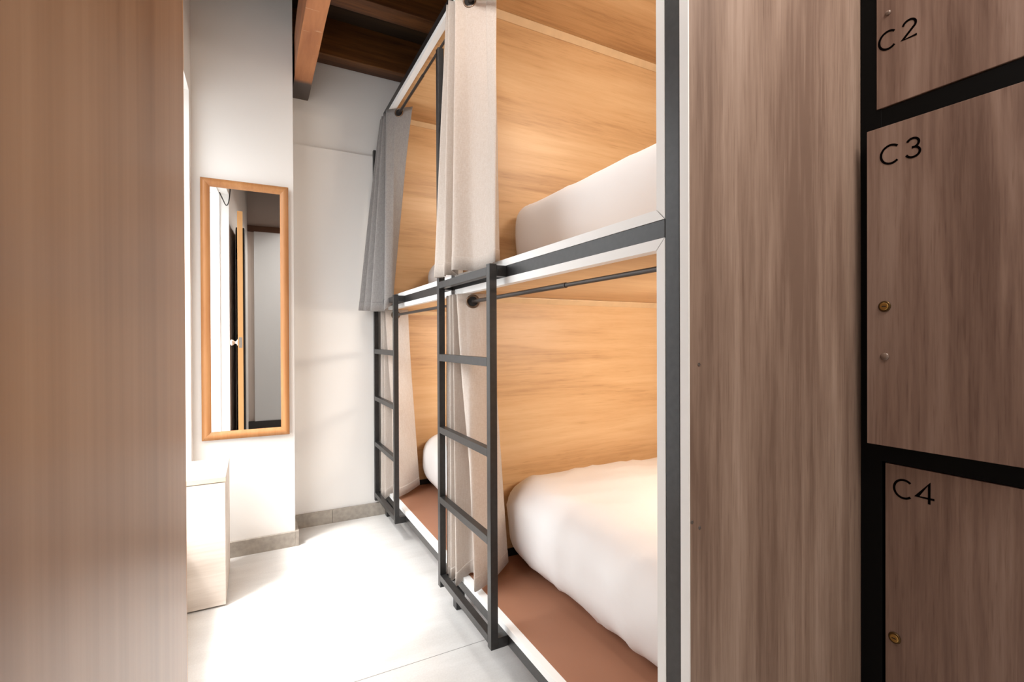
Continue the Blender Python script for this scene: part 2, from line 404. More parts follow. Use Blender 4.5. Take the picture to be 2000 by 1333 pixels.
# ------------------------------------------------------------------ the setting
YW = 2.835        # front of the pilaster that carries the mirror
YF = 3.085        # far wall
CZ = 2.96         # ceiling boards
struct('floor', box(-0.60, 2.95, -1.30, 3.30, -0.06, 0.0), M['floor'], None, 'pale grey stone-look tile floor', 'floor')
struct('ceiling', box(-0.60, 2.95, -1.30, 3.30, CZ, CZ + 0.05), M['ceil'], None, 'dark stained wooden board ceiling', 'ceiling')
# far wall: lower part stands a little proud of the upper one
bm = bmesh.new()
add_box(bm, 0.186, 2.95, YF + 0.018, YF + 0.2, 2.24, CZ)
add_prism(bm, [(0.186, YF, 0), (2.95, YF, 0), (2.95, YF + 0.2, 0), (0.186, YF + 0.2, 0)], [(0.186, YF, 2.24), (2.95, YF, 2.255), (2.95, YF + 0.2, 2.255), (0.186, YF + 0.2, 2.24)])
struct('wall_far', bm, M['wall_low'], None, 'white far wall with a low ledge line, beside the pilaster', 'wall')
struct('wall_back', box(-0.60, 0.186, YW, YF + 0.2, 0, CZ), M['wall'], None, 'white plaster pilaster that carries the mirror', 'wall')
# left wall with the window opening
bm = bmesh.new()
WB = -0.42
add_box(bm, WB, WX, -1.30, WY0, 0, CZ)
add_box(bm, WB, WX, WY0, YW, WZ1, CZ)
add_box(bm, WB, WX, WY0, YW, 0, WZ0)
add_box(bm, WB, WX, WY1, YW, WZ0, WZ1)
struct('wall_left', bm, M['wall'], None, 'white left wall around the bright window', 'wall')
struct('wall_right', box(2.95, 3.05, -1.30, 3.30, 0, CZ), M['wall'], None, 'white wall behind the bunks', 'wall')
struct('wall_rear', box(-0.42, 2.95, -1.30, -1.14, 0, CZ), M['taupe'], None, 'taupe wall behind the camera seen in the mirror', 'wall')
# skirting
struct('baseboard_back', box(-0.27, 0.186, YW - 0.016, YW, 0, 0.079, 0.0015), M['base'], None, 'grey stone skirting under the mirror', 'baseboard')
bm = box(0.186, 0.204, YW - 0.016, YF - 0.016, 0, 0.079, 0.0015)
struct('baseboard_side', bm, M['base'], None, 'grey stone skirting round the pilaster corner', 'baseboard')
bm = bmesh.new()
add_box(bm, 0.204, 0.405, YF - 0.016, YF, 0, 0.079, 0.001); add_box(bm, 0.4065, 0.80, YF - 0.016, YF, 0, 0.079, 0.001)
struct('baseboard_far', bm, M['base'], None, 'grey stone skirting along the far wall', 'baseboard')
# exposed beam and joists
bm = bmesh.new()
NS = 40
rings = []
for i in range(NS + 1):
    y = -1.10 + (YF + 0.02 + 1.10) * i / NS
    w = 0.004 * noise.noise(Vector((0, y * 2.5, 0))); w2 = 0.004 * noise.noise(Vector((5, y * 3.1, 0)))
    rings.append([bm.verts.new(p) for p in ((0.197 + w, y, 2.512 + w2), (0.287 + w2, y, 2.512 + w), (0.287 + w2, y, 2.74), (0.197 + w, y, 2.74))])
for a, b in zip(rings, rings[1:]):
    for j in range(4): bm.faces.new((a[j], a[(j + 1) % 4], b[(j + 1) % 4], b[j]))
bm.faces.new(rings[0]); bm.faces.new(rings[-1][::-1])
bmesh.ops.bevel(bm, geom=[e for e in bm.edges if abs(e.verts[0].co.y - e.verts[1].co.y) > 0.01], offset=0.004, segments=1, affect='EDGES')
struct('trim_1', bm, M['beam'], None, 'old orange-brown timber beam with a charred end, running under the joists', 'beam')
for k in range(6):
    y0 = 2.975 - 0.56 * k
    struct('trim_%d' % (k + 2), box(-0.27, 2.95, y0, y0 + 0.11, 2.745, CZ, 0.003), M['joist'], None,
           ['dark timber joist against the far wall', 'dark timber joist second from the far wall', 'dark timber joist third from the far wall', 'dark timber joist fourth from the far wall', 'dark timber joist fifth from the far wall', 'dark timber joist above the camera'][k], 'joist')

# window (overexposed in the photo)
bm = bmesh.new()
for (a, b, c_, d) in ((WY0, WY1, WZ0, WZ0 + 0.012), (WY0, WY1, WZ1 - 0.012, WZ1), (WY0, WY0 + 0.012, WZ0 + 0.012, WZ1 - 0.012), (WY1 - 0.012, WY1, WZ0 + 0.012, WZ1 - 0.012)):
    add_box(bm, WX - 0.10, WX - 0.065, a, b, c_, d)
win = struct('window_1', bm, M['trim'], None, 'bright white framed window in the left wall', 'window')
obj('pane', box(WX - 0.085, WX - 0.081, WY0 + 0.012, WY1 - 0.012, WZ0 + 0.012, WZ1 - 0.012), M['glass'], win)

# open door leaf on the left, hinged on its near edge
def door_pt(t, o, z):
    a = Vector((-0.218, 0.47, 0)); b = Vector((-0.148, 1.405, 0)); d = (b - a).normalized(); n = Vector((d.y, -d.x, 0))
    return a + (b - a) * t - n * o + Vector((0, 0, z))
def door_box(t0, t1, o0, o1, z0, z1):
    bm = bmesh.new()
    add_prism(bm, [door_pt(t0, o0, z0), door_pt(t1, o0, z0), door_pt(t1, o1, z0), door_pt(t0, o1, z0)], [door_pt(t0, o0, z1), door_pt(t1, o0, z1), door_pt(t1, o1, z1), door_pt(t0, o1, z1)])
    return bm
door = struct('door_1', door_box(0, 0.996, 0, 0.036, 0.008, 2.08), M['doorwood'], None, 'brown wood door leaf standing open at the left, close to the camera', 'door')
obj('edge_band', door_box(0.9962, 1.0, 0.0, 0.036, 0.008, 2.08), M['dooredge'], door, label='orange lipping on the free edge')
bm = bmesh.new()
kp = door_pt(0.94, 0.036, 1.08); kn = (door_pt(0.9, 0.1, 0) - door_pt(0.9, 0, 0)).normalized()
add_lathe(bm, kp, kn, [(0.024, 0), (0.024, 0.004), (0.010, 0.008), (0.009, 0.022), (0.020, 0.030), (0.024, 0.040), (0.018, 0.050), (0.0001, 0.053)], 24)
obj('knob', bm, M['knob'], door, True, label='polished round knob')
bm = bmesh.new()
for zz in (1.04,):
    add_prism(bm, [door_pt(1.0, 0.007, zz), door_pt(1.0018, 0.007, zz), door_pt(1.0018, 0.029, zz), door_pt(1.0, 0.029, zz)], [door_pt(1.0, 0.007, zz + 0.08), door_pt(1.0018, 0.007, zz + 0.08), door_pt(1.0018, 0.029, zz + 0.08), door_pt(1.0, 0.029, zz + 0.08)])
obj('latch_plate', bm, M['knob'], door)
bm = bmesh.new()
for zz in (0.25, 1.05, 1.85):
    add_cyl(bm, (-0.262, 0.452, zz), (-0.262, 0.452, zz + 0.10), 0.007, 14)
obj('hinge', bm, M['blackflat'], door)
struct('trim_8', box(-0.27, -0.200, 0.33, 0.44, 0, 2.15, 0.002), M['darkjamb'], None, 'dark door jamb behind the open door', 'door frame')
# doorway behind the camera, seen only in the mirror
d2_ = struct('door_2', box(-0.20, 0.62, -1.14, -1.105, 0.10, 2.43), M['greydoor'], None, 'pale grey door behind the camera seen in the mirror', 'door')
struct('trim_9', box(-0.27, 0.70, -1.14, -1.095, 2.43, 2.50), M['lintel'], None, 'brown lintel over the pale grey door in the mirror', 'door frame')
struct('baseboard_rear', box(-0.27, 2.9, -1.14, -1.095, 0, 0.10), M['darkjamb'], None, 'dark skirting behind the camera', 'baseboard')

# ------------------------------------------------------------------ bunk beds
XF = 0.716          # front plane of the steel frame
XB = 2.86           # back of the berths
T = 0.037
ZB0, ZB1 = 0.110, 0.147
ZM0, ZM1 = 1.299, 1.336
ZT0, ZT1 = 2.475, 2.512
LX0, LX1 = 0.655, 0.680

def trim_piece(y0, y1, z0, z1, side, w=0.022, x0=XF - 0.001, x1=XF + 0.026):
    """one mitred edge strip of an opening whose outer rectangle is y0..y1, z0..z1"""
    g = 0.0012
    if side == 'top': p = [(y0, z1), (y1, z1), (y1 - w, z1 - w), (y0 + w, z1 - w)]
    elif side == 'bottom': p = [(y0, z0), (y1, z0), (y1 - w, z0 + w), (y0 + w, z0 + w)]
    elif side == 'near': p = [(y0, z0), (y0, z1), (y0 + w, z1 - w), (y0 + w, z0 + w)]
    else: p = [(y1, z0), (y1, z1), (y1 - w, z1 - w), (y1 - w, z0 + w)]
    cy = sum(q[0] for q in p) / 4; cz = sum(q[1] for q in p) / 4
    sh = []
    for (y, z) in p:
        if side in ('top', 'bottom'): y += -g if y > cy else g
        else: z += -g if z > cz else g
        sh.append((y, z))
    bm = bmesh.new()
    add_prism(bm, [(x0, y, z) for y, z in sh], [(x1, y, z) for y, z in sh])
    return bm

def bunk(name, label, group, ya, yb, first):
    """ya: outer face of the near post, yb: outer face of the far post"""
    t = thing(name, label, 'bunk bed', (XF, ya, 0), group)
    yi, yo = ya + T if first else ya, yb - T
    # steel frame
    if first:
        obj('post', box(XF, XF + T, ya, ya + T, 0, ZT1, 0.0015), M['black'], t)
    obj('post', box(XF, XF + T, yb - T, yb, 0, ZT1, 0.0015), M['black'], t)
    for z0, z1 in ((ZB0, ZB1), (ZM0, ZM1), (ZT0, ZT1)):
        obj('front_beam', box(XF, XF + T, yi, yo, z0, z1, 0.0015), M['black'], t)
    for z0, z1 in ((ZB0, 0.196), (ZM0 - 0.0, ZM1), (ZT0 + 0.02, ZT1)):
        obj('cross_beam', box(XF + T, XB, yb - T + 0.012, yb, z0, z1), M['black'], t)
    for zz in (0,):
        obj('rear_post', box(XB - T, XB, yb - T, yb, 0, ZT1), M['black'], t)
    # boards
    obj('floor_board', box(XF + 0.026, XB - T, yi, yo, 0.149, 0.168), M['brown'], t, label='brown base board of the lower berth')
    obj('floor_board', box(XF + 0.038, XB - T, yi, yo, ZM1 - 0.012, ZM1 + 0.006), M['oak'], t)
    obj('ceiling_board', box(XF + 0.027, XB - T, yi, yo, 1.279, ZM1 - 0.013), M['oak'], t)
    obj('ceiling_board', box(XF + 0.038, XB - T, yi, yo, 2.485, 2.505), M['oak'], t)
    yp = yo + 0.011          # partition face
    obj('partition', box(XF + T + 0.0005, XB - T, yp, yp + 0.014, 0.198, 1.278), M['oak'], t)
    obj('partition', box(XF + T + 0.0005, XB - T, yp, yp + 0.014, ZM1 + 0.007, 2.484), M['oak'], t)
    # corner mouldings
    for zc in (1.278, 2.484):
        bm = bmesh.new(); w = 0.024
        prof = [(yp, zc), (yp, zc - w), (yp - 0.004, zc - w), (yp - w, zc - 0.004), (yp - w, zc)]
        add_prism(bm, [(XF + T + 0.002, y, z) for y, z in prof], [(XB - T, y, z) for y, z in prof])
        obj('corner_moulding', bm, M['strip'], t, label='pale oak corner moulding')
    obj('back_panel', box(XB - T, XB - T + 0.015, yi, yo, 0.17, ZT1), M['oak'], t)
    # white edge strips around the two openings
    for z0, z1 in ((ZB1, ZM0), (ZM1, ZT0)):
        for sd_ in ('top', 'bottom', 'near', 'far'):
            obj('edge_strip', trim_piece(yi, yo, z0, z1, sd_), M['trim'], t)
    # ladder
    n0 = ya + 0.717 if first else ya + 0.701
    n1 = n0 + 0.026; e0 = n0 + 0.475; e1 = e0 + 0.026
    lad = obj('ladder', box(LX0, LX1, n0, n1, 0.112, 1.339, 0.0012), M['black'], t)
    obj('stile', box(LX0, LX1, e0, e1, 0.098, 2.272, 0.0012), M['black'], lad)
    for z0, z1 in ((1.303, 1.330), (1.012, 1.040), (0.722, 0.748), (0.440, 0.466), (0.124, 0.150)):
        obj('rung', box(LX0, LX1, n1, e0, z0, z1, 0.0012), M['black'], lad)
    for yy in (n0, e0 - 0.0):
        for z0, z1 in ((1.300, 1.335), (0.112, 0.146)):
            obj('bracket', box(LX1, XF, yy, yy + 0.026, z0, z1, 0.001), M['black'], lad)
    return t, yi, yo, yp

YA = 0.667
b1, yi1, yo1, yp1 = bunk('bunk_bed', 'near two-tier bunk bed in black steel and honey oak, its end panel facing the lockers', 'bunk beds along the right side', YA, 1.876, True)
b2, yi2, yo2, yp2 = bunk('bunk_bed', 'far two-tier bunk bed in black steel and honey oak, against the far white wall', 'bunk beds along the right side', 1.876, 3.050, False)
# grey oak end panel with white front edge, oak lining and screws
ep = obj('end_panel', box(XF + 0.0035, 2.86, YA - 0.021, YA - 0.0005, 0.0, 2.60), M['greyoak'], b1, label='grey-brown oak end panel')
obj('edge_band', box(XF, XF + 0.003, YA - 0.021, YA - 0.0005, 0.0, 2.60), M['trim'], ep, label='white front edge')
for x, z in ((0.743, 1.05), (0.724, 0.754), (0.744, 0.74)):
    bm = bmesh.new(); add_lathe(bm, (x, YA - 0.021, z), (0, -1, 0), [(0.0035, 0), (0.0033, 0.0008), (0.0012, 0.0010), (0.0001, 0.0004)], 14)
    obj('screw', bm, M['screw'], ep)
for z0, z1 in ((0.17, 1.278), (ZM1 + 0.007, 2.484)):
    obj('lining', box(XF + T + 0.001, XB - T, YA + 0.004, YA + 0.018, z0, z1), M['oak'], b1)
bm = bmesh.new(); add_box(bm, 1.815, 1.822, yp1 - 0.012, yp1, 2.02, 2.075, 0.002)
obj('hook_plate', bm, M['greyoak'], b1)

# ------------------------------------------------------------------ mattresses
def mattress(label, y0, y1, z0, z1, seed, xfoot=0.955, soft=1.0, rad=0.12):
    x0, x1 = xfoot, 2.78
    bm = bmesh.new()
    nx, ny, nz = 64, 56, 16
    cx, cy, cz = (x0 + x1) / 2, (y0 + y1) / 2, (z0 + z1) / 2
    hx, hy, hz = (x1 - x0) / 2, (y1 - y0) / 2, (z1 - z0) / 2
    r = min(rad, hz * 0.92)
    cache = {}
    def vert(i, j, k):
        key = (i, j, k)
        if key in cache: return cache[key]
        # denser towards the ends
        def sp(a, n):
            u = 2 * a / n - 1
            return math.copysign(1 - (1 - abs(u)) ** 1.5, u) if False else math.sin(u * math.pi / 2)
        p = Vector((sp(i, nx) * hx, sp(j, ny) * hy, sp(k, nz) * hz))
        q = Vector((max(-hx + r, min(hx - r, p.x)), max(-hy + r, min(hy - r, p.y)), max(-hz + r, min(hz - r, p.z))))
        d = p - q
        if d.length > 1e-9:
            m_ = max(abs(d.x), abs(d.y), abs(d.z)); d = d.normalized() * m_
        p = q + d
        w = Vector((p.x + cx, p.y + cy, p.z + cz))
        hgt = (w.z - z0) / (z1 - z0)
        foot = max(0, 1 - (w.x - x0) / 0.5)
        # foot end bulges in the middle and tucks under
        w.x += 0.018 * (1 - hgt) ** 2 * foot - 0.012 * math.sin(hgt * math.pi) * foot
        # soft puckers running down the foot end and over the top edge
        nrm = d.normalized() if d.length > 1e-9 else Vector((0, 0, 1))
        a = noise.noise(Vector((w.x * 5.0 + seed, w.y * 5.5, w.z * 3.0)))
        b_ = 1 - abs(noise.noise(Vector((w.x * 4.0 + w.y * 5.0 + seed * 2, w.y * 5.5 - w.x * 4 + seed, w.z * 4.5))))
        c_ = noise.noise(Vector((w.x * 1.7 + seed, w.y * 1.9, 0)))
        amp = (0.007 * a + 0.009 * b_ ** 7) * soft
        w = w + nrm * amp
        w.z += 0.020 * c_ * hgt * soft
        # wavy lower hem
        if hgt < 0.25: w.z += (0.010 * noise.noise(Vector((w.y * 6, seed, w.x * 6)))) * (1 - hgt * 4) * soft
        if w.z < z0: w.z = z0
        w.y = max(y0, min(y1, w.y))
        v = bm.verts.new(w); cache[key] = v
        return v
    for i in range(nx):
        for j in range(ny):
            bm.faces.new((vert(i, j, nz), vert(i + 1, j, nz), vert(i + 1, j + 1, nz), vert(i, j + 1, nz)))
            bm.faces.new((vert(i, j, 0), vert(i, j + 1, 0), vert(i + 1, j + 1, 0), vert(i + 1, j, 0)))
    for i in range(nx):
        for k in range(nz):
            bm.faces.new((vert(i, 0, k), vert(i + 1, 0, k), vert(i + 1, 0, k + 1), vert(i, 0, k + 1)))
            bm.faces.new((vert(i, ny, k), vert(i, ny, k + 1), vert(i + 1, ny, k + 1), vert(i + 1, ny, k)))
    for j in range(ny):
        for k in range(nz):
            bm.faces.new((vert(0, j, k), vert(0, j, k + 1), vert(0, j + 1, k + 1), vert(0, j + 1, k)))
            bm.faces.new((vert(nx, j, k), vert(nx, j + 1, k), vert(nx, j + 1, k + 1), vert(nx, j, k + 1)))
    o = obj('mattress', bm, M['duvet'], None, True, loc=(x0, cy, z0))
    tag(o, label, 'mattress', 'white bedding in the bunk berths')
    return o
mattress('plump white duvet covered mattress on the brown board of the near lower berth', yi1 + 0.035, yp1 - 0.006, 0.172, 0.525, 1.0, 0.915)
mattress('white covered mattress in the near upper berth, seen from below its top', yi1 + 0.03, yp1 - 0.012, ZM1 + 0.008, 1.665, 4.0, 0.975, 0.35, 0.07)
mattress('rounded white mattress corner in the far lower berth, between the two ladders', yi2 + 0.035, yp2 - 0.012, 0.172, 0.515, 7.0, 0.925)
mattress('white mattress corner in the far upper berth, peeking left of the beige curtain', yi2 + 0.03, yp2 - 0.02, ZM1 + 0.008, 1.60, 9.0, 0.96, 0.35)

# ------------------------------------------------------------------ curtain rods
RX, RZL, RZU = 0.750, 1.246, 2.418
def rod(label, y0, y1, z, yj):
    t = thing('curtain_rod', label, 'curtain rod', (RX, y0, z), 'curtain rods in the bunk openings')
    bm = bmesh.new(); add_cyl(bm, (RX, yj, z), (RX, y1, z), 0.0075, 18); obj('outer_tube', bm, M['rod'], t, False)
    bm = bmesh.new(); add_cyl(bm, (RX, y0, z), (RX, yj, z), 0.0060, 18); obj('inner_tube', bm, M['rod'], t, False)
    for ya_, yb_ in ((y0, y0 + 0.012), (y1 - 0.012, y1)):
        bm = bmesh.new(); add_cyl(bm, (RX, ya_, z), (RX, yb_, z), 0.0105, 18); obj('end_cap', bm, M['rod'], t)
W = 0.0225
rod('dark metal curtain rod with a telescoping joint across the near lower berth', yi1 + W + .0, yo1 - W, RZL, 1.098)
rod('dark metal curtain rod behind the beige curtain of the near upper berth', yi1 + W, yo1 - W, RZU, 1.20)
rod('dark metal curtain rod across the far lower berth, left of the near ladder', yi2 + W, yo2 - W, RZL, 2.10)
rod('dark metal curtain rod across the far upper berth, holding the grey curtain', yi2 + W, yo2 - W, RZU, 2.35)

# ------------------------------------------------------------------ curtains
def spline(pts, n):
    """centripetal-ish Catmull-Rom through the control points, n+1 samples, also returns the control parameter"""
    out = []
    K = len(pts) - 1
    for i in range(n + 1):
        u = K * i / n; k = min(int(u), K - 1); f = u - k
        p0, p1, p2, p3 = pts[max(k - 1, 0)], pts[k], pts[k + 1], pts[min(k + 2, K)]
        q = []
        for a, b, c_, d in zip(p0, p1, p2, p3):
            tight = 0.42
            m1, m2 = (c_ - a) * tight, (d - b) * tight
            f2_, f3 = f * f, f * f * f
            q.append((2 * f3 - 3 * f2_ + 1) * b + (f3 - 2 * f2_ + f) * m1 + (-2 * f3 + 3 * f2_) * c_ + (f3 - f2_) * m2)
        out.append(q)
    return out

def curtain(label, top, bottom, zt, mat, ring, ringdir, seed, group='curtains of the bunk berths', n=150, nt=44, ease=1.0, wob=0.004):
    """top: (x,y) control points at height zt; bottom: (x,y,z) control points"""
    t3 = [(x, y, zt) for x, y in top]
    A, B = spline(t3, n), spline(bottom, n)
    root = thing('curtain', label, 'curtain', (RX, ring[1], ring[2]), group)
    bm = bmesh.new(); g = []
    for j in range(nt + 1):
        v = j / nt
        row = []
        for i in range(n + 1):
            a, b = Vector(A[i]), Vector(B[i])
            e = v ** ease
            p = Vector((a.x + (b.x - a.x) * e, a.y + (b.y - a.y) * e, a.z + (b.z - a.z) * v))
            q = wob * math.sin(math.pi * min(1, v * 1.2)) * noise.noise(Vector((i * 0.10 + seed, v * 2.2, seed)))
            p.x += q; p.y += q * 0.7
            if v > 0.975: p.x += 0.0
            row.append(bm.verts.new(p))
        g.append(row)
    for j in range(nt):
        for i in range(n):
            bm.faces.new((g[j][i], g[j][i + 1], g[j + 1][i + 1], g[j + 1][i]))
    cl = obj('cloth', bm, mat, root, True)
    so = cl.modifiers.new('thickness', 'SOLIDIFY'); so.thickness = 0.0016; so.offset = 0
    # stitched hem, a doubled band along the lower edge
    bm = bmesh.new()
    hv = 0.955
    rows = []
    for v in (hv, hv + 0.004, 0.998):
        row = []
        for i in range(n + 1):
            a, b = Vector(A[i]), Vector(B[i])
            e = v ** ease
            p = Vector((a.x + (b.x - a.x) * e, a.y + (b.y - a.y) * e, a.z + (b.z - a.z) * v))
            q = wob * math.sin(math.pi * min(1, v * 1.2)) * noise.noise(Vector((i * 0.10 + seed, v * 2.2, seed)))
            p.x += q; p.y += q * 0.7
            row.append(bm.verts.new(p))
        rows.append(row)
    for a, b in zip(rows, rows[1:]):
        for i in range(n): bm.faces.new((a[i], a[i + 1], b[i + 1], b[i]))
    hm = obj('hem', bm, mat, cl, True)
    so = hm.modifiers.new('thickness', 'SOLIDIFY'); so.thickness = 0.0034; so.offset = 0
    # grommet with dark hollow, set in the last panel where the rod passes
    vr = (zt - ring[2]) / (zt - bottom[-2][2])
    def cp(i, v):
        a, b = Vector(A[i]), Vector(B[i]); e = v ** ease
        return Vector((a.x + (b.x - a.x) * e, a.y + (b.y - a.y) * e, a.z + (b.z - a.z) * v))
    ir = max(i for i in range(n - 3) if cp(i, vr).x <= RX < cp(i + 1, vr).x)
    tg = cp(ir + 2, vr) - cp(ir - 2, vr); nr = Vector((tg.y, -tg.x, 0)).normalized()
    if nr.y > 0: nr = -nr
    pr = cp(ir, vr); ringdir = nr; ring = Vector((RX, pr.y, ring[2])) + nr * 0.0035
    bm = bmesh.new(); add_torus(bm, ring, ringdir, 0.0225, 0.0046); gr = obj('grommet', bm, M['grommet'], root, True, label='dark bronze grommet')
    bm = bmesh.new(); rd = Vector(ringdir).normalized()
    add_cyl(bm, Vector(ring) + rd * 0.0012, Vector(ring) - rd * 0.0012, 0.0205, 28); obj('hollow', bm, M['hole'], gr)
    return root

def lower_curtain(label, dy, seed, mat):
    top = [(.708, 1.888), (.690, 1.866), (.713, 1.848), (.693, 1.832), (.790, 1.826), (.690, 1.800), (.790, 1.798), (.696, 1.768), (.730, 1.748), (.775, 1.722), (.815, 1.700)]
    bot = [(.706, 1.888, .125), (.686, 1.866, .125), (.711, 1.845, .135), (.688, 1.826, .130), (.712, 1.812, .150), (.686, 1.762, .140), (.745, 1.760, .180), (.760, 1.69, .19), (.700, 1.615, .182), (.790, 1.645, .195), (.882, 1.702, .215)]
    return curtain(label, [(x, y + dy) for x, y in top], [(x, y + dy, z) for x, y, z in bot], 1.2765, mat, (RX, 1.732 + dy, RZL), (0.45, -1, 0), seed, ease=1.25)
lower_curtain('beige linen curtain of the near lower berth, gathered behind the near ladder', 0.0, 1.0, M['linen'])
lower_curtain('beige linen curtain of the far lower berth, gathered behind the far ladder', 1.165, 5.0, M['linen'])
curtain('beige linen curtain of the near upper berth, hanging out over the ladder top',
        [(.725, 1.832), (.690, 1.852), (.712, 1.838), (.690, 1.822), (.790, 1.812), (.698, 1.775), (.738, 1.768), (.778, 1.742), (.826, 1.694), (.829, 1.686), (.800, 1.712), (.832, 1.700)],
        [(.672, 1.852, 1.345), (.632, 1.848, 1.345), (.660, 1.800, 1.345), (.640, 1.755, 1.345), (.690, 1.745, 1.345), (.632, 1.650, 1.350), (.694, 1.600, 1.345), (.704, 1.500, 1.345), (.690, 1.432, 1.350), (.695, 1.424, 1.350), (.706, 1.480, 1.362), (.768, 1.540, 1.368)],
        2.447, M['linen'], (RX, 1.735, RZU), (0.75, -1, 0), 9.0, ease=1.0)
curtain('grey linen curtain of the far upper berth, flaring out over the far ladder',
        [(.725, 3.005), (.688, 3.000), (.755, 2.985), (.685, 2.958), (.760, 2.945), (.688, 2.915), (.760, 2.902), (.690, 2.868), (.725, 2.830), (.755, 2.802), (.815, 2.752)],
        [(.600, 3.030, 1.275), (.556, 3.020, 1.275), (.632, 2.985, 1.275), (.566, 2.915, 1.268), (.648, 2.890, 1.268), (.583, 2.810, 1.258), (.672, 2.790, 1.262), (.632, 2.690, 1.262), (.672, 2.690, 1.29), (.69, 2.73, 1.31), (.705, 2.79, 1.33)],
        2.447, M['greylinen'], (RX, 2.803, RZU), (0.75, -1, 0), 14.0, ease=0.9)

# ------------------------------------------------------------------ mirror (hung slightly askew on the pilaster)
MC = Vector((-0.0355, YW - 0.020, 1.2515)); MA = math.radians(1.45)
ux = Vector((math.cos(MA), -math.sin(MA), 0)); un = Vector((-math.sin(MA), -math.cos(MA), 0))
mirror = thing('mirror', 'tall wall mirror in an orange pine frame on the white pilaster', 'mirror', (MC.x, YW - 0.016, MC.z - 0.65))
HW, HH, FW = 0.196, 0.648, 0.040
def mp_(u, d, z): return MC + ux * u + un * d + Vector((0, 0, z))
prof = [(0.0, -0.008), (0.0, 0.008), (0.006, 0.014), (0.016, 0.017), (0.028, 0.013), (0.037, 0.005), (FW, 0.002), (FW, -0.008)]
for sgn, vertical in ((-1, True), (1, True), (-1, False), (1, False)):
    bm = bmesh.new(); e0, e1 = [], []
    for w, d in prof:
        if vertical:
            e0.append(mp_(sgn * (HW - w), d, -(HH - w) + 0.0003)); e1.append(mp_(sgn * (HW - w), d, (HH - w) - 0.0003))
        else:
            e0.append(mp_(-(HW - w) + 0.0003, d, sgn * (HH - w))); e1.append(mp_((HW - w) - 0.0003, d, sgn * (HH - w)))
    add_prism(bm, e0, e1)
    o = obj('frame_rail', bm, M['mirrorframe'], mirror, True)
    o.modifiers.new('edges', 'EDGE_SPLIT').split_angle = math.radians(40)
bm = bmesh.new()
a = FW - 0.002
add_prism(bm, [mp_(-HW + a, -0.004, -HH + a), mp_(HW - a, -0.004, -HH + a), mp_(HW - a, -0.004, HH - a), mp_(-HW + a, -0.004, HH - a)],
          [mp_(-HW + a, 0.0, -HH + a), mp_(HW - a, 0.0, -HH + a), mp_(HW - a, 0.0, HH - a), mp_(-HW + a, 0.0, HH - a)])
obj('mirror_glass', bm, M['mirror'], mirror)

# ------------------------------------------------------------------ small cabinet under the window
cab = thing('cabinet', 'low narrow bleached oak cabinet under the bright window', 'cabinet', (-0.19, 2.32, 0))
CX0, CX1, CY0, CY1 = -0.265, -0.110, 2.322, 2.690
obj('body', box(CX0, CX1, CY0 + 0.018, CY1, 0.012, 0.516, 0.001), M['bleached'], cab)
obj('front_panel', box(CX0, CX1 - 0.0006, CY0, CY0 + 0.0165, 0.008, 0.5125, 0.001), M['bleached'], cab)
tp = obj('top', box(CX0, CX1 + 0.001, CY0 - 0.002, CY1, 0.5165, 0.536, 0.001), M['bleached'], cab)
obj('edge_band', box(CX0, CX1 + 0.001, CY0 - 0.0032, CY0 - 0.002, 0.5165, 0.5355), M['plyedge'], tp, label='yellowish front edge')
obj('plinth', box(CX0, CX1 - 0.01, CY0 + 0.02, CY1 - 0.01, 0.0, 0.012), M['darkjamb'], cab)

# cable on the left wall, visible in the mirror
bm = bmesh.new()
pts = []
for i in range(25):
    a = i / 24
    pts.append((WX + 0.008, 1.02 + 0.30 * a + 0.0, 2.36 - 0.33 * math.sin(a * math.pi * 0.5)))
pts = [(WX + 0.008, 1.0, 2.80), (WX + 0.008, 1.0, 2.55)] + [(WX + 0.008, 1.0 + 0.45 * (1 - math.cos(a * math.pi / 2 / 20)), 2.45 - 0.33 * math.sin(a * math.pi / 2 / 20)) for a in range(21)] + [(WX + 0.008, 1.75, 2.115)]
add_tube(bm, pts, 0.004)
tag(obj('cable', bm, M['cable'], None, True), 'thin black cable curving over the left wall, seen in the mirror', 'cable')

# ------------------------------------------------------------------ locker cabinet
LX = 1.302
lk = thing('locker_cabinet', 'brown oak locker block with black frame and doors C2, C3 and C4', 'locker', (LX, 0.35, 0))
LY0, LY1 = 0.085, 0.6445
fr = bmesh.new()
add_box(fr, LX, LX + 0.04, 0.600, LY1, 0, 2.44, 0.001)
add_box(fr, LX, LX + 0.04, LY0, LY0 + 0.04, 0, 2.44, 0.001)
for z0, z1 in ((0.0, 0.065), (0.809, 0.848), (1.586, 1.634), (2.40, 2.44)):
    add_box(fr, LX + 0.0005, LX + 0.04, LY0 + 0.04, 0.600, z0, z1)
obj('frame', fr, M['blackflat'], lk)
bm = bmesh.new()
add_box(bm, LX + 0.04, 1.84, LY1 - 0.012, LY1, 0, 2.44); add_box(bm, LX + 0.04, 1.84, LY0, LY0 + 0.012, 0, 2.44)
add_box(bm, 1.83, 1.84, LY0, LY1, 0, 2.44)
for z in (0.03, 0.82, 1.60, 2.42): add_box(bm, LX + 0.04, 1.83, LY0 + 0.012, LY1 - 0.012, z, z + 0.016)
obj('carcass', bm, M['blackflat'], lk)

